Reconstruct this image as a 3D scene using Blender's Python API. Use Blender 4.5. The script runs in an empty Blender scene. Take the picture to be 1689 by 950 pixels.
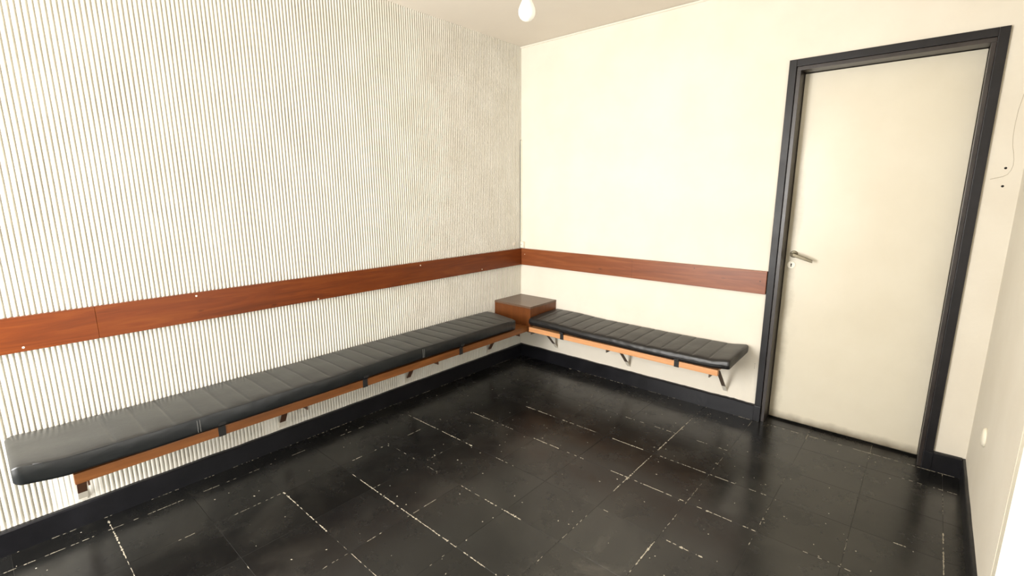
import bpy, bmesh, math, random
from mathutils import Vector, Matrix, noise
random.seed(7)
R = math.radians
col = bpy.context.scene.collection
sc = bpy.context.scene

# ------------------------------------------------------------------ camera
cam = bpy.data.cameras.new('camera'); camo = bpy.data.objects.new('camera', cam); col.objects.link(camo)
cr = Vector((0.753002, 0.658012, -0.002944)); cu = Vector((-0.126335, 0.14896, 0.98074)); cf = Vector((-0.645777, 0.738127, -0.195297))
M4 = Matrix((cr, cu, -cf)).transposed().to_4x4(); M4.translation = Vector((2.642, -3.140, 1.419))
camo.matrix_world = M4
cam.sensor_width = 36; cam.lens = 16.831; cam.clip_start = .02
sc.camera = camo

# ------------------------------------------------------------------ world, lights, exposure
W = bpy.data.worlds.new('world'); sc.world = W; W.use_nodes = True
W.node_tree.nodes['Background'].inputs[0].default_value = (1, .97, .92, 1)
W.node_tree.nodes['Background'].inputs[1].default_value = 1.0

def area(name, loc, rot, sx, sy, power, colr):
    l = bpy.data.lights.new(name, 'AREA'); l.shape = 'RECTANGLE'; l.size = sx; l.size_y = sy
    l.energy = power; l.color = colr
    o = bpy.data.objects.new(name, l); col.objects.link(o); o.location = loc; o.rotation_euler = rot
    return o
# daylight through the big window in the front wall, behind the camera, and the glazed door in the right wall
area('daylight_front', (.66, -4.26, 1.32), (R(90), 0, 0), 1.1, 1.8, 90, (1, .98, .955))
area('daylight_right', (2.99, -2.25, 1.15), (R(90), 0, R(90)), 1.5, 2.0, 24, (1, .98, .955))
sc.view_settings.view_transform = 'Standard'; sc.view_settings.look = 'None'
sc.view_settings.exposure = 0.76; sc.view_settings.gamma = 1; sc.view_settings.use_curve_mapping = False

# ------------------------------------------------------------------ helpers
def lin(c):
    return tuple(((v/255)/12.92 if v/255 <= .04045 else (((v/255)+.055)/1.055)**2.4) for v in c)+(1,)

def mat(name, c, rough=.5, metal=0, spec=.5):
    m = bpy.data.materials.new(name); m.use_nodes = True
    b = m.node_tree.nodes['Principled BSDF']
    b.inputs['Base Color'].default_value = c if len(c) == 4 else tuple(c)+(1,)
    b.inputs['Roughness'].default_value = rough; b.inputs['Metallic'].default_value = metal
    b.inputs['Specular IOR Level'].default_value = spec
    return m
def N(m, t): return m.node_tree.nodes.new(t)
def L(m, a, b): m.node_tree.links.new(a, b)
def bs(m): return m.node_tree.nodes['Principled BSDF']
def coords(m, scale=(1, 1, 1), world=False, rot=(0, 0, 0)):
    if world: s = N(m, 'ShaderNodeNewGeometry').outputs['Position']
    else: s = N(m, 'ShaderNodeTexCoord').outputs['Object']
    mp = N(m, 'ShaderNodeMapping'); mp.inputs['Scale'].default_value = scale; mp.inputs['Rotation'].default_value = rot
    L(m, s, mp.inputs[0]); return mp.outputs[0]
def noi(m, vec, scale, detail=4, rough=.55, dist=0):
    n = N(m, 'ShaderNodeTexNoise'); n.inputs['Scale'].default_value = scale; n.inputs['Detail'].default_value = detail
    n.inputs['Roughness'].default_value = rough; n.inputs['Distortion'].default_value = dist
    L(m, vec, n.inputs['Vector']); return n.outputs['Fac']
def ramp(m, fac, stops):
    r = N(m, 'ShaderNodeValToRGB'); e = r.color_ramp.elements
    while len(e) < len(stops): e.new(.5)
    for el, (p, c) in zip(e, stops):
        el.position = p; el.color = c if len(c) == 4 else tuple(c)+(1,)
    L(m, fac, r.inputs[0]); return r.outputs['Color']
def mix(m, fac, a, b, kind='MIX'):
    x = N(m, 'ShaderNodeMix'); x.data_type = 'RGBA'; x.blend_type = kind
    for s, v in ((x.inputs[0], fac), (x.inputs[6], a), (x.inputs[7], b)):
        if hasattr(v, 'links') or hasattr(v, 'is_linked'): L(m, v, s)
        else: s.default_value = v
    return x.outputs[2]
def bump(m, fac, strength=.2, dist=.002):
    b = N(m, 'ShaderNodeBump'); b.inputs['Strength'].default_value = strength; b.inputs['Distance'].default_value = dist
    L(m, fac, b.inputs['Height']); L(m, b.outputs[0], bs(m).inputs['Normal'])

def root_loc(o):
    v = Vector((0, 0, 0))
    while o is not None: v += o.location; o = o.parent
    return v
def obj(name, bm, m, parent=None, origin=None, smooth=False, bevel=0):
    """bm holds world coordinates; linked as ONE mesh object."""
    if bevel:
        bmesh.ops.bevel(bm, geom=bm.edges[:], offset=bevel, segments=2, affect='EDGES', profile=.6)
    base = root_loc(parent) if parent else Vector((0, 0, 0))
    og = Vector(origin) if origin is not None else base.copy()
    bmesh.ops.translate(bm, verts=bm.verts[:], vec=-og)
    bmesh.ops.recalc_face_normals(bm, faces=bm.faces[:])
    me = bpy.data.meshes.new(name); bm.to_mesh(me); bm.free()
    if smooth:
        for p in me.polygons: p.use_smooth = True
    me.materials.append(m)
    o = bpy.data.objects.new(name, me); col.objects.link(o)
    o.parent = parent; o.location = og-base
    return o
def raw(name, verts, faces, m, parent=None, smooth=True):
    base = root_loc(parent) if parent else Vector((0, 0, 0))
    me = bpy.data.meshes.new(name)
    me.from_pydata([(v[0]-base.x, v[1]-base.y, v[2]-base.z) for v in verts], [], faces); me.update()
    if smooth: me.polygons.foreach_set('use_smooth', [True]*len(me.polygons))
    me.materials.append(m)
    o = bpy.data.objects.new(name, me); col.objects.link(o); o.parent = parent
    return o
def thing(name, label, cat, loc, group=None):
    o = bpy.data.objects.new(name, None); col.objects.link(o); o.location = loc; o.empty_display_size = .05
    tag(o, label, cat, group); return o
def tag(o, label, cat, group=None):
    o['label'] = label; o['category'] = cat
    if group: o['group'] = group
    return o
def struct(name, bm, m, parent=None, **k):
    o = obj(name, bm, m, parent, **k); o['kind'] = 'structure'; return o
def box(x0, x1, y0, y1, z0, z1, bm=None):
    bm = bm or bmesh.new()
    vs = [bm.verts.new((x, y, z)) for x in (x0, x1) for y in (y0, y1) for z in (z0, z1)]
    for f in ((0, 1, 3, 2), (4, 6, 7, 5), (0, 4, 5, 1), (2, 3, 7, 6), (0, 2, 6, 4), (1, 5, 7, 3)):
        bm.faces.new([vs[i] for i in f])
    return bm
def tube(pts, r, seg=8, bm=None, cap=True):
    bm = bm or bmesh.new(); rings = []
    pts = [Vector(p) for p in pts]
    for i, p in enumerate(pts):
        d = (pts[min(i+1, len(pts)-1)]-pts[max(i-1, 0)]).normalized()
        a = d.orthogonal().normalized() if abs(d.z) > .9 else d.cross(Vector((0, 0, 1))).normalized()
        b = d.cross(a); rr = r[i] if isinstance(r, (list, tuple)) else r
        rings.append([bm.verts.new(p+(a*math.cos(t)+b*math.sin(t))*rr) for t in [2*math.pi*k/seg for k in range(seg)]])
    for A, B in zip(rings, rings[1:]):
        for k in range(seg): bm.faces.new((A[k], A[(k+1) % seg], B[(k+1) % seg], B[k]))
    if cap: bm.faces.new(rings[0][::-1]); bm.faces.new(rings[-1])
    return bm
def lathe(c, axis, prof, seg=32, bm=None):
    """prof: list of (distance along axis, radius)."""
    bm = bm or bmesh.new(); ax = Vector(axis).normalized(); a = ax.orthogonal().normalized(); b = ax.cross(a); c = Vector(c)
    rings = [[bm.verts.new(c+ax*h+(a*math.cos(2*math.pi*k/seg)+b*math.sin(2*math.pi*k/seg))*max(r, 1e-5)) for k in range(seg)] for h, r in prof]
    for A, B in zip(rings, rings[1:]):
        for k in range(seg): bm.faces.new((A[k], A[(k+1) % seg], B[(k+1) % seg], B[k]))
    bm.faces.new(rings[0][::-1]); bm.faces.new(rings[-1]); return bm
def prism(poly, axis, a0, a1, bm=None):
    """poly in the plane across axis ('x': (y,z), 'y': (x,z)), swept a0..a1."""
    bm = bm or bmesh.new()
    f = (lambda p, t: (t, p[0], p[1])) if axis == 'x' else ((lambda p, t: (p[0], t, p[1])) if axis == 'y' else (lambda p, t: (p[0], p[1], t)))
    A = [bm.verts.new(f(p, a0)) for p in poly]; B = [bm.verts.new(f(p, a1)) for p in poly]; n = len(poly)
    bm.faces.new(A[::-1]); bm.faces.new(B)
    for k in range(n): bm.faces.new((A[k], A[(k+1) % n], B[(k+1) % n], B[k]))
    return bm

# ------------------------------------------------------------------ materials
def plaster(name, c1, c2, rough=.75, bs_=.25, scale=3):
    m = mat(name, c1, rough, spec=.3)
    v = coords(m, world=True)
    L(m, mix(m, ramp(m, noi(m, v, scale, 5), [(.35, (0, 0, 0)), (.65, (1, 1, 1))]), c1, c2), bs(m).inputs['Base Color'])
    bump(m, noi(m, v, 60, 4), bs_, .002)
    return m
m_wall = plaster('white_wall_paint', lin((228, 222, 208)), lin((223, 216, 201)))
m_rib = plaster('ribbed_plaster_paint', lin((226, 223, 213)), lin((218, 214, 202)), .7, .5, 5)
m_ceil = plaster('ceiling_paint', lin((226, 218, 205)), lin((222, 213, 200)), .9, .1, 1.5)
m_slabcore = mat('masonry', lin((200, 195, 185)), .9)

def black_paint(name, c, rough, scuff=.5):
    m = mat(name, c, rough)
    v = coords(m, world=True)
    n = noi(m, v, 9, 6, .65)
    L(m, ramp(m, n, [(.3, tuple(x*.7 for x in c[:3])), (.7, tuple(x*1.5 for x in c[:3]))]), bs(m).inputs['Base Color'])
    r = N(m, 'ShaderNodeMapRange'); r.inputs['To Min'].default_value = rough-.1; r.inputs['To Max'].default_value = rough+.15
    L(m, n, r.inputs[0]); L(m, r.outputs[0], bs(m).inputs['Roughness'])
    bump(m, noi(m, v, 40, 4), scuff, .001)
    return m
m_base = black_paint('black_skirting_paint', lin((15, 15, 19)), .36)
m_frame = black_paint('black_frame_paint', lin((22, 20, 22)), .38, .35)
bs(m_frame).inputs['Specular IOR Level'].default_value = .35
bs(m_base).inputs['Specular IOR Level'].default_value = .38
m_lining = black_paint('bounce_lightened_lining_paint', lin((44, 38, 35)), .32, .35)  # black frame paint lightened; bounce light on the reveal put into the colour

# floor tile: near-black waxed cement tile, cloudy, scuffed, with pale paint specks
m_tile = mat('black_floor_tile', lin((34, 32, 29)), .3)
v = coords(m_tile, world=True)
cloud = noi(m_tile, v, 2.2, 6, .6, .6)
c = ramp(m_tile, cloud, [(.30, lin((14, 14, 15))), (.50, lin((23, 23, 22))), (.66, lin((38, 37, 34))), (.80, lin((72, 69, 63)))])
oi = N(m_tile, 'ShaderNodeObjectInfo')
tv = N(m_tile, 'ShaderNodeMapRange'); tv.inputs['To Min'].default_value = .75; tv.inputs['To Max'].default_value = 1.25
L(m_tile, oi.outputs['Random'], tv.inputs[0])
hs = N(m_tile, 'ShaderNodeHueSaturation'); L(m_tile, tv.outputs[0], hs.inputs['Value']); L(m_tile, c, hs.inputs['Color'])
fine = ramp(m_tile, noi(m_tile, v, 26, 8, .75), [(.60, (0, 0, 0)), (.78, (1, 1, 1))])
c = mix(m_tile, fine, hs.outputs[0], lin((56, 53, 48)))
vo = N(m_tile, 'ShaderNodeTexVoronoi'); vo.inputs['Scale'].default_value = 15; vo.inputs['Randomness'].default_value = 1
L(m_tile, v, vo.inputs['Vector'])
sp = ramp(m_tile, vo.outputs['Distance'], [(.028, (1, 1, 1)), (.045, (0, 0, 0))])
sel = N(m_tile, 'ShaderNodeSeparateColor'); L(m_tile, vo.outputs['Color'], sel.inputs[0])
selr = ramp(m_tile, sel.outputs[0], [(.72, (0, 0, 0)), (.75, (1, 1, 1))])
spk = mix(m_tile, 1, sp, selr, 'MULTIPLY')
c = mix(m_tile, spk, c, lin((200, 195, 180)))
L(m_tile, c, bs(m_tile).inputs['Base Color'])
rr = ramp(m_tile, noi(m_tile, v, 5, 6, .7), [(.3, (.15, .15, .15)), (.7, (.34, .34, .34))])
L(m_tile, rr, bs(m_tile).inputs['Roughness'])
bump(m_tile, noi(m_tile, v, 9, 5), .12, .004)
m_joint = mat('dark_joint', lin((30, 29, 27)), .5)
m_grout = mat('pale_grout', lin((168, 160, 142)), .9)

def wood(name, dark, mid, light, axis, rough=.38, knots=True):
    m = mat(name, mid, rough)
    s = {'x': (1.2, 16, 16), 'y': (16, 1.2, 16), 'z': (16, 16, 1.2)}[axis]
    v = coords(m, s, world=True)
    n1 = noi(m, v, 1.6, 6, .6, 1.2); v2 = coords(m, tuple(q*4 if q > 2 else q*2 for q in s), world=True)
    n2 = noi(m, v2, 3, 4, .6)
    c = ramp(m, n1, [(.22, dark), (.5, mid), (.80, light)])
    c = mix(m, ramp(m, n2, [(.45, (0, 0, 0)), (.85, (.35, .35, .35))]), c, dark)
    if knots:
        kv = coords(m, {'x': (3, 9, 9), 'y': (9, 3, 9), 'z': (9, 9, 3)}[axis], world=True)
        vo = N(m, 'ShaderNodeTexVoronoi'); vo.inputs['Scale'].default_value = 1.1; L(m, kv, vo.inputs['Vector'])
        c = mix(m, ramp(m, vo.outputs['Distance'], [(.03, (.8, .8, .8)), (.08, (0, 0, 0))]), c, tuple(x*.35 for x in dark[:3])+(1,))
    L(m, c, bs(m).inputs['Base Color']); bump(m, n2, .08, .001)
    return m
m_rail_y = wood('red_brown_rail_wood', lin((82, 36, 8)), lin((106, 48, 12)), lin((126, 66, 20)), 'y')
bs(m_rail_y).inputs['Specular IOR Level'].default_value = .3
m_rail_x = wood('red_brown_rail_wood_back', lin((104, 52, 22)), lin((128, 68, 32)), lin((148, 88, 48)), 'x')
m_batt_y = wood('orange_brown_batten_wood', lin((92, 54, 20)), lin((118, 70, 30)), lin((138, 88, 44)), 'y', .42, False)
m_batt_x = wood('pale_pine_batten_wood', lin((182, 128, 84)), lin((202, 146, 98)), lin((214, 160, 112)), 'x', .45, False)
m_box = wood('veneer_wood', lin((86, 46, 20)), lin((104, 58, 26)), lin((116, 68, 32)), 'z', .35, False)
m_boxtop = wood('veneer_top_wood', lin((88, 66, 52)), lin((100, 78, 62)), lin((110, 88, 72)), 'x', .32, False)

def vinyl(name, c, rough, b=.35):
    m = mat(name, c, rough)
    v = coords(m, world=True)
    n = noi(m, v, 5, 5)
    L(m, ramp(m, n, [(.3, tuple(x*.8 for x in c[:3])), (.7, tuple(x*1.25 for x in c[:3]))]), bs(m).inputs['Base Color'])
    bump(m, noi(m, v, 14, 6, .6), b, .004)
    return m
m_vinyl = vinyl('black_vinyl', lin((20, 23, 24)), .36)
bs(m_vinyl).inputs['Specular IOR Level'].default_value = .7
m_vinyl2 = vinyl('black_vinyl_glossy', lin((20, 19, 19)), .38)
m_seam = mat('seam_thread', lin((26, 26, 26)), .6)
m_stitch = mat('pale_stitching', lin((110, 110, 106)), .7)
m_strap = mat('black_elastic_strap', lin((18, 18, 18)), .6)
m_metal = mat('dark_brown_bracket_paint', lin((84, 56, 40)), .5)
m_metalg = mat('grey_brown_bracket_paint', lin((92, 78, 66)), .45)
m_white = mat('white_plastic', lin((238, 232, 214)), .4)
m_screw = mat('white_screw_head', lin((225, 215, 195)), .5)
m_chrome = mat('brushed_nickel', lin((112, 104, 84)), .42, .5)
m_dark = mat('dark_hole', lin((25, 22, 18)), .9)
m_crack = mat('crack_shadow_filler', lin((175, 165, 145)), .9)
m_spin = mat('screw_cap_grey', lin((60, 58, 55)), .6)
# door leaf: cream gloss paint with grime round the handle edge and foot
m_door = mat('cream_door_paint', lin((236, 226, 198)), .34)
v = coords(m_door, world=True)
sx = N(m_door, 'ShaderNodeSeparateXYZ'); L(m_door, v, sx.inputs[0])
n = noi(m_door, v, 5, 6, .65)
ad = N(m_door, 'ShaderNodeMath'); ad.operation = 'MULTIPLY_ADD'; ad.inputs[1].default_value = .10; L(m_door, n, ad.inputs[0]); L(m_door, sx.outputs['X'], ad.inputs[2])
edge = ramp(m_door, ad.outputs[0], [(0, (1, 1, 1)), (1, (0, 0, 0))])
mr = N(m_door, 'ShaderNodeMapRange'); mr.inputs['From Min'].default_value = 2.06; mr.inputs['From Max'].default_value = 2.11
mr.inputs['To Min'].default_value = .45; mr.inputs['To Max'].default_value = 0; L(m_door, ad.outputs[0], mr.inputs[0])
mz = N(m_door, 'ShaderNodeMapRange'); mz.inputs['From Min'].default_value = 1.35; mz.inputs['From Max'].default_value = 1.8
mz.inputs['To Min'].default_value = 1; mz.inputs['To Max'].default_value = .15; L(m_door, sx.outputs['Z'], mz.inputs[0])
mm = N(m_door, 'ShaderNodeMath'); mm.operation = 'MULTIPLY'; L(m_door, mr.outputs[0], mm.inputs[0]); L(m_door, mz.outputs[0], mm.inputs[1])
c = mix(m_door, ramp(m_door, noi(m_door, v, 2, 6), [(.4, (0, 0, 0)), (.8, (.5, .5, .5))]), lin((218, 211, 192)), lin((200, 190, 166)))
c = mix(m_door, mm.outputs[0], c, lin((120, 108, 76)))
mf = N(m_door, 'ShaderNodeMapRange'); mf.inputs['From Min'].default_value = .03; mf.inputs['From Max'].default_value = .085
mf.inputs['To Min'].default_value = .9; mf.inputs['To Max'].default_value = 0
az = N(m_door, 'ShaderNodeMath'); az.operation = 'MULTIPLY_ADD'; az.inputs[1].default_value = .04; L(m_door, noi(m_door, v, 14, 6), az.inputs[0]); L(m_door, sx.outputs['Z'], az.inputs[2])
L(m_door, az.outputs[0], mf.inputs[0])
c = mix(m_door, mf.outputs[0], c, lin((96, 84, 66)))
L(m_door, c, bs(m_door).inputs['Base Color'])
bump(m_door, noi(m_door, v, 30, 4), .08, .001)

# ------------------------------------------------------------------ room shell
XR, YF, ZC = 2.913, -4.25, 2.554
GX, GY, T = .4385, -1.1047, .3
DX0, DX1, DZ = 1.995, 2.735, 2.068           # door opening

# floor: dark bed with every tile laid on it
bed = struct('floor', box(-.02, XR+.15, YF-.12, .14, -.06, -.0007), m_joint)
xs = [0]+[GX+T*k for k in range(-1, 9)]+[XR]
ys = sorted([0]+[GY+T*k for k in range(-10, 4)]+[YF])
g = .0007; cache = {}
def tile(x0, x1, y0, y1):
    w, d = round(x1-x0-2*g, 4), round(y1-y0-2*g, 4)
    o = None
    if (w, d) not in cache:
        bm = box(-w/2, w/2, -d/2, d/2, -.0035, 0)
        bmesh.ops.bevel(bm, geom=[e for e in bm.edges if all(abs(q.co.z) < 1e-6 for q in e.verts)], offset=.0004, segments=1, affect='EDGES')
        me = bpy.data.meshes.new('tile'); bm.to_mesh(me); bm.free(); me.materials.append(m_tile); cache[(w, d)] = me
    o = bpy.data.objects.new('tile', cache[(w, d)]); col.objects.link(o); o.parent = bed
    o.location = ((x0+x1)/2, (y0+y1)/2, random.uniform(-.0003, .0003))
    o.rotation_euler = (random.uniform(-.0008, .0008), random.uniform(-.0008, .0008), 0)
for x0, x1 in zip(xs, xs[1:]):
    for y0, y1 in zip(ys, ys[1:]): tile(x0, x1, y0, y1)
for x0, x1 in ((DX0, 2.2385), (2.2385, 2.5385), (2.5385, DX1)): tile(x0, x1, 0, .13)

# broken pale grout left in the joints
SEG = [('y', .0225, -3.3, -.03, 1), ('x', -.0225, 1.94, 2.9, 2), ('y', 2.838, -1.6, -.9, 2), ('x', -2.605, .9, 1.6, 1), ('y', 1.339, -2.6, -2.0, 1), ('y', .439, -2.9, -2.3, 1), ('x', -0.5047, 1.096, 1.628, 2), ('x', -0.5047, 1.764, 1.935, 2), ('x', -0.8047, 0.716, 0.975, 2), ('x', -0.8047, 1.022, 1.261, 2), ('x', -0.8047, 1.378, 1.56, 3), ('x', -0.8047, 1.644, 2.047, 2), ('x', -0.8047, 2.127, 2.198, 1), ('x', -1.1047, 0.517, 0.861, 2), ('x', -1.1047, 1.027, 1.366, 3), ('x', -1.1047, 1.54, 1.948, 3), ('x', -1.1047, 1.964, 2.273, 3), ('x', -1.1047, 2.413, 2.585, 2), ('x', -1.4047, 0.224, 0.818, 3), ('x', -1.4047, 0.989, 1.143, 1), ('x', -1.4047, 1.603, 1.689, 2), ('x', -1.4047, 1.964, 2.121, 3), ('x', -1.7047, 0.424, 0.859, 1), ('x', -1.7047, 1.033, 1.171, 2), ('x', -1.7047, 1.211, 1.426, 3), ('x', -2.0047, 0.535, 1.504, 3), ('x', -2.3047, 0.427, 0.851, 3), ('x', -2.3047, 0.907, 1.224, 2), ('x', -2.9047, 0.061, 0.388, 3), ('x', -2.9047, 0.388, 0.533, 2), ('x', -2.6047, 0.761, 0.871, 2), ('y', 1.6385, -0.19, -0.015, 2), ('y', 1.6385, -1.264, -0.256, 3), ('y', 1.6385, -1.709, -1.499, 2), ('y', 1.6385, -1.927, -1.762, 1), ('y', 1.9385, -0.819, -0.6, 2), ('y', 1.9385, -1.386, -0.819, 2), ('y', 1.9385, -1.662, -1.45, 3), ('y', 2.2385, -1.225, -0.823, 2), ('y', 2.2385, -0.702, -0.588, 1), ('y', 2.5385, -0.1, 0.096, 2), ('y', 2.2385, -0.109, 0.07, 2), ('y', 2.5385, -1.099, -0.885, 1), ('y', 2.8385, -0.452, -0.2, 2), ('y', 2.8385, -0.898, -0.601, 3), ('x', -0.2047, 2.676, 2.889, 2), ('x', -0.8047, 2.683, 2.718, 3), ('x', -0.8047, 2.754, 2.818, 1), ('x', -0.5047, 2.529, 2.608, 1), ('y', 0.4385, -1.935, -1.743, 3), ('y', 0.4385, -1.626, -1.434, 2), ('y', 0.7385, -1.7, -1.408, 1), ('y', 0.7385, -2.011, -1.857, 2), ('y', 1.0385, -2.226, -1.857, 2), ('y', 1.0385, -2.426, -2.274, 1), ('y', 0.1385, -3.232, -2.382, 2), ('y', 0.1385, -2.382, -2.059, 1), ('y', 0.1385, -1.842, -1.672, 2), ('x', -0.024, 0.513, 1.944, 1), ('y', 1.9385, -0.122, -0.036, 2), ('y', 2.8385, -0.045, 0.102, 3)]
bm = bmesh.new()
def chip(x, y, a, b, ang):
    n = random.randint(5, 7); vs = []
    for k in range(n):
        t = 2*math.pi*k/n; r = random.uniform(.65, 1.15)
        px, py = a*r*math.cos(t), b*r*math.sin(t)
        vs.append((x+px*math.cos(ang)-py*math.sin(ang), y+px*math.sin(ang)+py*math.cos(ang)))
    top = [bm.verts.new((p[0], p[1], .0009)) for p in vs]; bot = [bm.verts.new((p[0], p[1], -.002)) for p in vs]
    bm.faces.new(top)
    for k in range(n): bm.faces.new((top[k], bot[k], bot[(k+1) % n], top[(k+1) % n]))
for ax, c0, a0, a1, s in SEG:
    t = a0
    while t < a1:
        ln = random.uniform(.004, .02) if s > 1 else random.uniform(.004, .014)
        dens = {1: .26, 2: .46, 3: .80}[s]
        nv = noise.noise(Vector((t*9, c0*13, s)))
        if random.random() < dens+.8*nv:
            wd = {1: .0007, 2: .0010, 3: .0023}[s]*random.uniform(.5, 1.45)
            if random.random() < .06*s: wd *= 1.9
            p = c0+random.uniform(-.0008, .0008)
            if ax == 'x': chip(t+ln/2, p, ln*.55, wd, random.uniform(-.03, .03))
            else: chip(p, t+ln/2, ln*.55, wd, math.pi/2+random.uniform(-.03, .03))
        t += ln*random.uniform(.8, 1.25)
for i in range(260):                                     # crumbs of pale paint on the tiles
    x, y = random.uniform(.1, 2.8), random.uniform(-3.2, -.1)
    s = random.uniform(.0012, .003); chip(x, y, s*random.uniform(1, 2), s, random.uniform(0, 3))
gr = obj('grout', bm, m_grout, bed); gr['kind'] = 'stuff'

struct('ceiling', box(-.16, XR+.16, YF-.12, .16, ZC, ZC+.1), m_ceil)

# back wall with the door opening
bm = box(-.16, 1.976, 0, .16, -.05, ZC); box(2.7515, XR+.16, 0, .16, -.05, ZC, bm); box(1.976, 2.7515, 0, .16, 2.0865, ZC, bm)
box(1.976, 2.7515, .145, .16, -.05, 2.0865, bm)  # panel added behind the door so no outside light shows at the gap
wb = struct('wall_back', bm, m_wall)
struct('trim_1', prism([(-.0, ZC-.002), (-.010, ZC-.002), (-.008, ZC-.010), (0, ZC-.014)], 'x', .0, XR), m_wall)
for x, z in ((2.856, 1.521), (2.857, 1.441)):
    obj('screw_hole', lathe((x, .001, z), (0, -1, 0), [(0, .0052), (.0016, .0052), (.0018, .0042)], 14), m_dark, wb)
for z in (.364, .350, .337):
    obj('nail_hole', lathe((1.912, .001, z), (0, -1, 0), [(0, .0018), (.0014, .0018)], 8), m_dark, wb)
cr_pts = [(2.812, 1.473), (2.835, 1.479), (2.852, 1.484), (2.866, 1.493), (2.874, 1.510), (2.878, 1.53), (2.877, 1.555), (2.872, 1.585),
          (2.864, 1.62), (2.860, 1.66), (2.859, 1.71), (2.861, 1.77), (2.868, 1.83), (2.880, 1.89), (2.895, 1.94)]
obj('hairline_crack', tube([(x, -.0003, z) for x, z in cr_pts], [.0012, .0014, .0012, .0009]+[.0007]*11, 6), m_crack, wb)

# left wall: slab + ribbed plaster
wl = struct('wall_left', box(-.16, -.012, YF-.12, .16, -.05, ZC), m_slabcore)
P = .0172; NR = int((-YF)/P)+1
prof = [(0, -1), (.09, -1), (.17, -.35), (.28, -.06), (.50, 0), (.70, -.05), (.83, -.30), (.91, -1)]
zs = [0, .04, .08, .10, .115, .13, .15, .17, .19, .21, .24, .27, .30, .33, .36]+[.36+(ZC-.36)*k/40 for k in range(1, 41)]
def amp(y, z):
    a = 1.0
    for yc, hw, zt in ((-2.965, .085, .34), (-2.12, .075, .32), (-1.25, .05, .30), (-.43, .03, .27)):
        d = max(abs(y-yc+.01)/hw, (z-.05)/(zt-.05)*.9)
        if d < 1.15: a = min(a, .12+.88*max(0, (d-.85)/.3))
    if z < .128: a *= .35+.65*max(0, (z-.105)/.023)
    if z > ZC-.04: a *= .6
    return a
V = []; F = []; nz = len(zs)
for i in range(NR):
    for (u_, d_) in prof:
        for z in zs:
            wob = .0016*noise.noise(Vector((i*.35, z*2.1, 1.7)))+.0006*noise.noise(Vector((i*3.1, z*7, 0)))
            dep = .0115*(1+.15*noise.noise(Vector((i*.23+u_, z*3, 5))))
            y = -(i+u_)*P-wob*(1-.3*u_)
            V.append((d_*dep*amp(y, z)+.0012*noise.noise(Vector((y*3, z*3, 9))), y, z))
cols = NR*len(prof)
for a in range(cols-1):
    for b in range(nz-1):
        F.append((a*nz+b, (a+1)*nz+b, (a+1)*nz+b+1, a*nz+b+1))
o = raw('plaster_rib', V, F, m_rib, wl, smooth=False); o['kind'] = 'stuff'

# right wall: plain up to the glazed door, black skirting
bm = box(XR, XR+.15, -1.205, .02, -.05, ZC); box(XR, XR+.15, YF-.12, -3.0, -.05, ZC, bm); box(XR, XR+.15, -3.0, -1.205, 2.2, ZC, bm)
struct('wall_right', bm, m_wall)
m_glow = bpy.data.materials.new('backlit_white_curtain'); m_glow.use_nodes = True
b_ = bs(m_glow); b_.inputs['Base Color'].default_value = (.8, .8, .78, 1); b_.inputs['Emission Color'].default_value = (1, .98, .94, 1); b_.inputs['Emission Strength'].default_value = 1.2
win = struct('window_1', box(XR+.001, XR+.10, -1.26, -1.205, 0, 2.2), m_white)
bm = box(XR+.001, XR+.10, -3.0, -2.94, 0, 2.2); box(XR+.001, XR+.10, -2.94, -1.26, 2.13, 2.2, bm); box(XR+.001, XR+.10, -2.94, -1.26, 0, .03, bm)
obj('window_frame', bm, m_white, win)
V = []; F = []; n_ = 120
for i in range(n_+1):
    y = -1.25-1.70*i/n_
    for z in (.02, 2.15): V.append((XR+.035+.012*math.sin(i*.8), y, z))
for i in range(n_): F.append((2*i, 2*i+2, 2*i+3, 2*i+1))
obj_c = raw('curtain', V, F, m_glow, win)
sol = obj_c.modifiers.new('t', 'SOLIDIFY'); sol.thickness = .002
# front wall behind the camera with its window
bm = box(-.16, .08, YF-.12, YF, -.05, ZC); box(1.24, XR+.16, YF-.12, YF, -.05, ZC, bm)
box(.08, 1.24, YF-.12, YF, -.05, .38, bm); box(.08, 1.24, YF-.12, YF, 2.26, ZC, bm)
struct('wall_front', bm, m_wall)
bm = box(.08, .12, YF-.08, YF-.03, .38, 2.26); box(1.20, 1.24, YF-.08, YF-.03, .38, 2.26, bm)
box(.08, 1.24, YF-.08, YF-.03, .38, .42, bm); box(.08, 1.24, YF-.08, YF-.03, 2.22, 2.26, bm)
struct('window_2', bm, m_white)

# skirting, with an uneven hand-painted upper edge
def skirt(name, axis, a0, a1, th, h, sgn, seed):
    n = max(2, int((a1-a0)/.025)); V = []; F = []
    for i in range(n+1):
        t = a0+(a1-a0)*i/n
        hh = h+.0035*noise.noise(Vector((t*7, seed, 0)))+.002*noise.noise(Vector((t*40, seed, 3)))
        pr = [(0, -.01), (th, -.01), (th, hh-.006), (th*.75, hh), (0, hh+.001)]
        for d, z in pr: V.append((sgn*d+(XR if sgn < 0 and axis == 'y' else (0 if axis == 'y' else 0)), t, z) if axis == 'y' else (t, -d, z))
    m_ = 5
    for i in range(n):
        for k in range(m_): F.append((i*m_+k, i*m_+(k+1) % m_, (i+1)*m_+(k+1) % m_, (i+1)*m_+k))
    F.append(tuple(range(m_))); F.append(tuple(n*m_+k for k in range(m_))[::-1])
    bm = bmesh.new(); vs = [bm.verts.new(p) for p in V]
    for f in F: bm.faces.new([vs[i] for i in f])
    struct(name, bm, m_base)
skirt('baseboard_left', 'y', YF, -.0205, .021, .103, 1, 1)
skirt('baseboard_back', 'x', .0, 1.936, .021, .103, 1, 2)
skirt('baseboard_back.001', 'x', 2.791, XR-.012, .021, .103, 1, 4)
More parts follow.
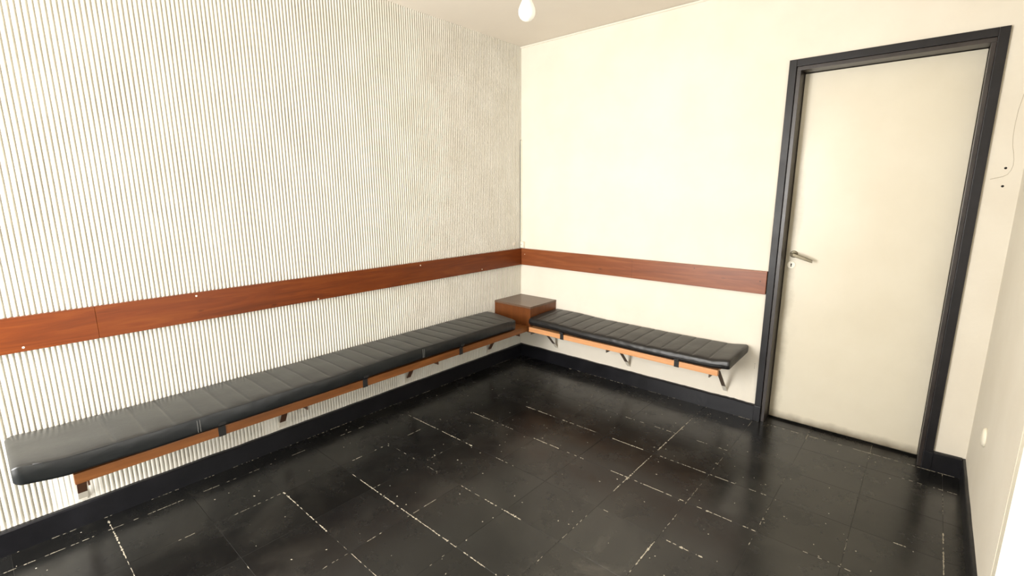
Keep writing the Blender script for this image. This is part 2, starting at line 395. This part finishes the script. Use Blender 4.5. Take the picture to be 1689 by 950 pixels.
skirt('baseboard_right', 'y', -1.204, -.0, .012, .102, -1, 3)

# ------------------------------------------------------------------ door
door = struct('door_1', box(DX0+.003, DX1-.0025, .10, .138, .012, DZ-.003), m_door, bevel=.0015)
fr = bmesh.new()
def fbox(*a): box(*a, bm=fr)
# proud outer casing, then the frame lining with its stop
fbox(1.937, 1.974, -.016, .0, .10, 2.125); fbox(2.753, 2.790, -.016, .0, .10, 2.125); fbox(1.974, 2.753, -.016, .0, 2.088, 2.125)
struct('trim_2', fr, m_frame, bevel=.002)
fr = bmesh.new()
fbox(1.9745, DX0, -.005, .1395, 0, DZ); fbox(DX1, 2.7525, -.005, .1395, 0, DZ); fbox(1.9745, 2.7525, -.005, .1395, DZ+.0003, 2.0875)
struct('trim_3', fr, m_lining, bevel=.0015)
fr = bmesh.new()
fbox(1.935, 1.9745, -.023, .0, 0, .101); fbox(2.7525, 2.7925, -.023, .0, 0, .101)
struct('trim_4', fr, m_base, bevel=.002)
# handle
hx, hz = 2.040, 1.055
h = obj('door_handle', lathe((hx, .1, hz), (0, -1, 0), [(0, .021), (.003, .021), (.006, .018), (.0065, .010), (.040, .009), (.042, .009)], 24), m_chrome, door, smooth=False)
lv = bmesh.new()
pts = [(hx-.012, .057, hz+.002), (hx+.004, .052, hz+.001), (hx+.03, .050, hz-.006), (hx+.07, .050, hz-.019), (hx+.105, .052, hz-.031)]
secs = []
for i, p in enumerate(pts):
    hh = [.0085, .0105, .0105, .010, .0085][i]; th = .0048
    secs.append([lv.verts.new((p[0]+dx*.3, p[1]+dy, p[2]+dz)) for dx, dy, dz in
                 [(0, -th, -hh*.7), (0, -th, hh*.7), (0, -th*.4, hh), (0, th, hh*.8), (0, th, -hh*.8), (0, -th*.4, -hh)]])
for A, B in zip(secs, secs[1:]):
    for k in range(6): lv.faces.new((A[k], A[(k+1) % 6], B[(k+1) % 6], B[k]))
lv.faces.new(secs[0]); lv.faces.new(secs[-1])
obj('lever', lv, m_chrome, h, smooth=False)
es = obj('escutcheon', lathe((hx-.008, .1, .990), (0, -1, 0), [(0, .0225), (.0025, .0225), (.004, .020), (.0042, .019)], 28), m_white, door)
kb = lathe((hx-.008, .0955, .995), (0, -1, 0), [(0, .0040), (.0008, .0040)], 14); box(hx-.0105, hx-.0055, .0947, .0955, .979, .995, kb)
obj('keyhole', kb, m_dark, es)
# round blanking plate on the right wall, behind it its box
bm = lathe((XR, -.51, .43), (-1, 0, 0), [(0, .039), (.003, .039), (.009, .034), (.012, .020), (.0125, .004)], 36)
p_ = obj('blanking_plate', bm, m_white, None, origin=(XR, -.51, .43), smooth=True)
tag(p_, 'round white blanking plate low on the right wall', 'wall plate')

# ------------------------------------------------------------------ corner conduit and junction box
t = thing('cable_conduit', 'thin white cable conduit running up the room corner', 'conduit', (.006, -.006, 1.01))
obj('channel', box(.0006, .011, -.012, -.0006, 1.012, 1.838), m_white, t, bevel=.001)
obj('cable', tube([(.0035, -.0145, 1.012), (.0035, -.0150, 1.4), (.0035, -.0145, 1.842), (.010, -.010, 1.843)], .0016, 6), m_dark, t)
jb = obj('junction_box', box(.0130, .046, -.024, -.0002, .9605, 1.010), m_white, None, origin=(.03, 0, .985), bevel=.002)
tag(jb, 'small white junction box on top of the wood rail in the corner', 'junction box')
obj('screw', lathe((.022, -.0238, .984), (0, -1, 0), [(0, .0035), (.001, .003)], 10), m_dark, jb)
bk = obj('wall_block', box(.0014, .009, -.112, -.086, .984, 1.006), m_ceil, None, origin=(.001, -.099, .995), bevel=.0015)
tag(bk, 'tiny grey block stuck on the ribbed wall above the rail by the corner', 'block')

# ------------------------------------------------------------------ backrest rails
zt, zb = .9525, .8135
t = thing('backrest_rail', 'long red-brown wooden backrest rail on the ribbed left wall', 'rail', (.011, -1.9, zb))
obj('board', box(.0015, .021, -2.82, -.001, zb, zt), m_rail_y, t, bevel=.0015)
obj('board', box(.0015, .0212, YF+.01, -2.8205, zb, zt), m_rail_y, t, bevel=.0015)
for y, z in ((-2.446, .937), (-1.844, .820), (-3.05, .83), (-1.1, .93), (-.5, .83)):
    obj('screw', lathe((.0208, y, z), (1, 0, 0), [(0, .0045), (.001, .0040), (.0012, .002)], 12), m_screw, t)
t = thing('backrest_rail', 'short red-brown wooden backrest rail on the plain wall beside the door', 'rail', (.95, -.011, zb))
obj('board', box(.0215, 1.054, -.021, -.0005, zb, zt), m_rail_x, t, bevel=.0015)
obj('board', box(1.0545, 1.9335, -.0213, -.0005, zb, zt), m_rail_x, t, bevel=.0015)
for x, z in ((.058, .905), (1.5, .93), (1.90, .89)):
    obj('screw', lathe((x, -.0208, z), (0, -1, 0), [(0, .0035), (.001, .0030)], 12), m_screw if x < 1 else m_spin, t)

# ------------------------------------------------------------------ corner box table
t = thing('corner_box_table', 'boxy wooden corner table between the two bench seats', 'table', (.19, -.17, .346))
X1, Y1 = .380, -.340
bm = box(.018, X1-.002, Y1+.002, -.001, .346, .536)
bmesh.ops.bevel(bm, geom=bm.edges[:], offset=.001, segments=1, affect='EDGES')
obj('body', bm, m_box, t)
obj('table_top', box(.0014, X1, Y1, -.0005, .5365, .5515), m_boxtop, t, bevel=.0012)
obj('side_panel', box(.0014, .0175, Y1+.002, -.001, .346, .536), m_box, t)

# ------------------------------------------------------------------ benches (local frame: s along wall, d out of wall)
def to_left(s, d, z): return (d, s, z)          # s = y
def to_back(s, d, z): return (s, -d, z)         # s = x
def lbox(f, s0, s1, d0, d1, z0, z1):
    bm = bmesh.new(); vs = [bm.verts.new(f(s, d, z)) for s in (s0, s1) for d in (d0, d1) for z in (z0, z1)]
    for q in ((0, 1, 3, 2), (4, 6, 7, 5), (0, 4, 5, 1), (2, 3, 7, 6), (0, 2, 6, 4), (1, 5, 7, 3)): bm.faces.new([vs[i] for i in q])
    return bm
def lprism(f, poly, s0, s1, bm=None):
    bm = bm or bmesh.new(); A = [bm.verts.new(f(s0, d, z)) for d, z in poly]; B = [bm.verts.new(f(s1, d, z)) for d, z in poly]; n = len(poly)
    bm.faces.new(A); bm.faces.new(B[::-1])
    for k in range(n): bm.faces.new((A[k], B[k], B[(k+1) % n], A[(k+1) % n]))
    return bm
def bench(f, s0, s1, df, zb_, zt_, brs, foot, mb, mm, label, wall_d, k=1.05, hw=.012, pl=.045):
    loc = f((s0+s1)/2, .0, zb_)
    t = thing('bench', label, 'bench', loc, 'bench frames fixed to the two walls')
    obj('front_rail', lbox(f, s0, s1, df-.024, df, zb_, zt_), mb, t, bevel=.0015)
    obj('rear_rail', lbox(f, s0, s1, wall_d, wall_d+.024, zb_, zt_), mb, t, bevel=.0015)
    obj('seat_board', lbox(f, s0+.004, s1-.004, wall_d+.0245, df-.0245, zt_-.013, zt_-.001), mb, t)
    for b in brs:
        br = obj('bracket', lprism(f, [(wall_d+.0245, zb_-.028), (df-.012, zb_-.024), (df-.012, zb_-.0005), (wall_d+.0245, zb_-.0005)], b-.003, b+.003), mm, t)
        def bar(za, zc_):                             # flat bar rising at 46 degrees from the wall foot
            da, dc = (za-foot)/k+wall_d, (zc_-foot)/k+wall_d
            return [(da+.0008, za), (dc+.0008, zc_), (dc+.0058, zc_-.0018), (da+.0058, za-.0018)]
        st_ = obj('strut', lprism(f, bar(foot+pl, zb_-.027), b-hw, b+hw), mm, br)
        obj('strut_foot', lprism(f, bar(foot-.002, foot+pl-.0002), b-hw-.0002, b+hw+.0002), m_wall, br)
        obj('wall_foot', lbox(f, b-.014, b+.014, wall_d+.0002, wall_d+.003, foot-.012, foot+.03), m_wall, br, bevel=.001)
    return t
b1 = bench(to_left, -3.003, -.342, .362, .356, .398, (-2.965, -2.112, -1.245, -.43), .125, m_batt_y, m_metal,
           'long wall-mounted wooden bench frame along the ribbed left wall', .0015, 1.7, .016, .035)
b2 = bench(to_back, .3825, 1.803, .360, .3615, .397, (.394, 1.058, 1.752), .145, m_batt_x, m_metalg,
           'short wall-mounted pine bench frame beside the door wall', .0005)

def cushion(f, s0, s1, d0, d1, z0, z1, seams, m, loc, label, zoff, front_r=.010, roll=.03, endr=(.035, .035), crown=.006, end_in=(0, 0), seed=0, wr=.0, seamd=.004):
    """box cushion: section = rounded rectangle, channels across at the seams, soft ends."""
    t = thing('bench_cushion', label, 'cushion', loc, 'black vinyl bench cushions')
    sec = []
    def arc(cx, cz, r, a0, a1, n):
        for k in range(n+1):
            a = R(a0+(a1-a0)*k/n); sec.append((cx+r*math.cos(a), cz+r*math.sin(a)))
    # start bottom back, go along bottom, front, top, back
    nb = 6
    for k in range(nb): sec.append((d0+.02+(d1-d0-.05)*k/nb, z0))
    arc(d1-roll, z0+roll*.8, roll, -70, 0, 5)
    for k in range(1, 4): sec.append((d1+.002*math.sin(k*.8), z0+roll*.8+(z1-front_r-z0-roll*.8)*k/4))
    arc(d1-front_r, z1-front_r, front_r, 0, 90, 4)
    nt = 22
    for k in range(1, nt): sec.append((d1-front_r-(d1-d0-front_r-.012)*k/nt, z1))
    arc(d0+.012, z1-.012, .012, 90, 180, 3)
    sec.append((d0, (z0+z1)/2)); arc(d0+.014, z0+.014, .014, 180, 260, 3)
    cz, cd = (z0+z1)/2, (d0+d1)/2
    n = int((s1-s0)/.0045); Vv = []; m_ = len(sec)
    ss = [s0+(s1-s0)*i/n for i in range(n+1)]
    # refine the ends
    ss = [s0+endr[0]*.02, s0+endr[0]*.08, s0+endr[0]*.2]+[s for s in ss if s0+endr[0]*.3 < s < s1-endr[1]*.3]+[s1-endr[1]*.2, s1-endr[1]*.08, s1-endr[1]*.02]
    for s in ss:
        ins = 0
        for e, r_ in ((s-s0, endr[0]), (s1-s, endr[1])):
            if e < r_: ins = max(ins, r_*.55*(1-math.sqrt(max(0, 1-((r_-e)/r_)**2))))
        sd = min([abs(s-q) for q in seams]+[9])
        ch = math.exp(-(sd/.0045)**2); puff = min(1, sd/.03)
        for (d, z) in sec:
            td = (d-d0)/(d1-d0)
            x, y_ = d, z
            if z > z1-.02:
                w_ = min(1, min(1-td, td)*9)
                y_ += crown*(math.sin(min(1, max(0, td))*math.pi)**.6)+(.0016*puff-seamd*ch)*w_
            if wr:
                q = wr*noise.noise(Vector((s*9, z*30+seed, d*7)))+wr*.6*noise.noise(Vector((s*26, z*50, seed+d*9)))
                if d > d1-.04: x += q
                y_ += q*.5
            y_ += .0022*noise.noise(Vector((s*5, d*8, seed)))
            x = cd+(x-cd)*(1-ins/((d1-d0)/2)); y_ = cz+(y_-cz)*(1-ins/((z1-z0)/2)*.9)
            # slide the end corner inwards where asked for
            e_in = 0
            if end_in[1] and s > s1-.2: e_in = -end_in[1]*(s-(s1-.2))/.2*max(0, td)
            if end_in[0] and s < s0+.2: e_in = end_in[0]*((s0+.2)-s)/.2*max(0, td)
            Vv.append(f(s+e_in, x, y_+zoff(s, td)))
    Ff = []; k_ = len(ss)
    for i in range(k_-1):
        for j in range(m_): Ff.append((i*m_+j, i*m_+(j+1) % m_, (i+1)*m_+(j+1) % m_, (i+1)*m_+j))
    Ff.append(tuple(range(m_))[::-1]); Ff.append(tuple((k_-1)*m_+j for j in range(m_)))
    bm = bmesh.new(); vs = [bm.verts.new(v) for v in Vv]
    for q in Ff: bm.faces.new([vs[i] for i in q])
    obj('cover', bm, m, t, smooth=True)
    return t

import bisect
def curve(pts):
    xs_ = [p[0] for p in pts]
    def g_(s):
        if s <= xs_[0]: return pts[0][1]
        if s >= xs_[-1]: return pts[-1][1]
        i = bisect.bisect(xs_, s)-1; u_ = (s-xs_[i])/(xs_[i+1]-xs_[i]); u_ = u_*u_*(3-2*u_)
        return pts[i][1]+(pts[i+1][1]-pts[i][1])*u_
    return g_
c1off = curve([(-3.16, .024), (-3.0, .004), (-2.7, .0), (-2.1, .0), (-1.4, .010), (-.7, .010), (-.45, .004)])
seams1 = [-2.872+.0985*k for k in range(24)]
c1 = cushion(to_left, -3.155, -.405, .0035, .376, .4035, .476, seams1, m_vinyl, (.19, -1.8, .4),
             'long black vinyl channelled cushion on the ribbed-wall bench', lambda s, td: c1off(s)*(.35+.65*td),
             front_r=.005, roll=.016, endr=(.030, .05), end_in=(0, .09), seed=2, wr=.0016, seamd=.0028)
seams2 = [.466+.0985*k for k in range(14)]
c2off = curve([(.38, .012), (.55, .012), (.9, .0), (1.5, -.004), (1.75, .0), (1.86, .012)])
c2 = cushion(to_back, .3835, 1.868, .002, .372, .406, .458, seams2, m_vinyl2, (1.12, -.19, .4),
             'short black vinyl channelled cushion on the pine bench beside the door', lambda s, td: c2off(s)+.010*(1-td),
             front_r=.018, roll=.020, endr=(.02, .014), seed=8, wr=.0018, seamd=.0042)

# piping / fold lines along the cushion fronts
def line_pts(f, s0, s1, n, dfun, zfun): return [f(s0+(s1-s0)*i/n, dfun(s0+(s1-s0)*i/n), zfun(s0+(s1-s0)*i/n)) for i in range(n+1)]
obj('piping', tube(line_pts(to_left, -3.10, -.56, 90, lambda s: .3745, lambda s: .474+c1off(s)+.0012*noise.noise(Vector((s*5, 0, 2)))), .0022, 6), m_seam, c1, smooth=True)
obj('piping', tube(line_pts(to_back, .40, 1.845, 60, lambda s: .3735+.001*noise.noise(Vector((s*9, 1, 2))), lambda s: .424+c2off(s)*.7+.004*noise.noise(Vector((s*6, 4, 2)))), .0020, 6), m_vinyl2, c2, smooth=True)
# pale stitch marks on the front of the long cushion
for y in (-2.600, -1.385):
    for dy in (0, .010):
        obj('stitching', tube([(.3772, y+dy, .412+c1off(y)), (.3787, y+dy, .440+c1off(y)), (.3768, y+dy, .466+c1off(y))], .0009, 5), m_stitch, c1)
# elastic straps that hold the cushions down on the front rail
def strap(f, s, df, dc, z0, z1, zc, w, label):
    o = [(df+.0022, z0-.0022), (df+.0022, z1+.002), (dc+.004, zc), (dc+.0035, zc+.012), (dc+.0015, zc+.012), (dc+.0018, zc+.002), (df+.0004, z1+.004), (df+.0004, z0-.0004), (df-.030, z0-.0004), (df-.030, z0-.0022)]
    b = obj('elastic_strap', lprism(f, o, s-w/2, s+w/2), m_strap, None, origin=f(s, df, z0))
    tag(b, label, 'strap', 'elastic straps holding the cushions')
for s, w_ in ((-2.507, 'black strap over the long bench rail, nearest to its free end'), (-1.783, 'black strap over the long bench rail, middle one of three'),
              (-1.056, 'black strap over the long bench rail, nearest to the corner table')):
    strap(to_left, s, .362, .376, .356, .398, .412+c1off(s)*.5, .030, w_)
for s, w_ in ((.694, 'black strap over the short pine rail, the one nearer the corner table'), (1.557, 'black strap over the short pine rail, the one nearer the door')):
    strap(to_back, s, .360, .366, .3615, .397, .404, .030, w_)

# ------------------------------------------------------------------ bare bulb on its cord
bx, by, bz = 1.470, -1.716, 2.012            # tip of the bulb
t = thing('light_bulb', 'bare white light bulb hanging unlit from the ceiling', 'lamp', (bx, by, bz))
pr = [(0, .001), (.001, .008), (.005, .017), (.012, .0245), (.022, .0290), (.032, .0300), (.042, .0285), (.054, .0235), (.064, .0185), (.072, .0160), (.080, .0148), (.086, .0142)]
m_bulb = mat('white_bulb_glass', lin((244, 240, 228)), .3)
obj('bulb', lathe((bx, by, bz), (0, 0, 1), pr, 32), m_bulb, t, smooth=True)
obj('socket', lathe((bx, by, bz+.0862), (0, 0, 1), [(0, .0185), (.002, .0195), (.040, .0195), (.050, .013), (.056, .006)], 28), m_white, t, smooth=False)
obj('cord', tube([(bx, by, bz+.142), (bx+.002, by, bz+.3), (bx, by, ZC-.024)], .003, 8), m_white, t)
obj('ceiling_rose', lathe((bx, by, ZC-.0005), (0, 0, -1), [(0, .042), (.008, .041), (.020, .028), (.026, .008)], 28), m_white, t, smooth=True)
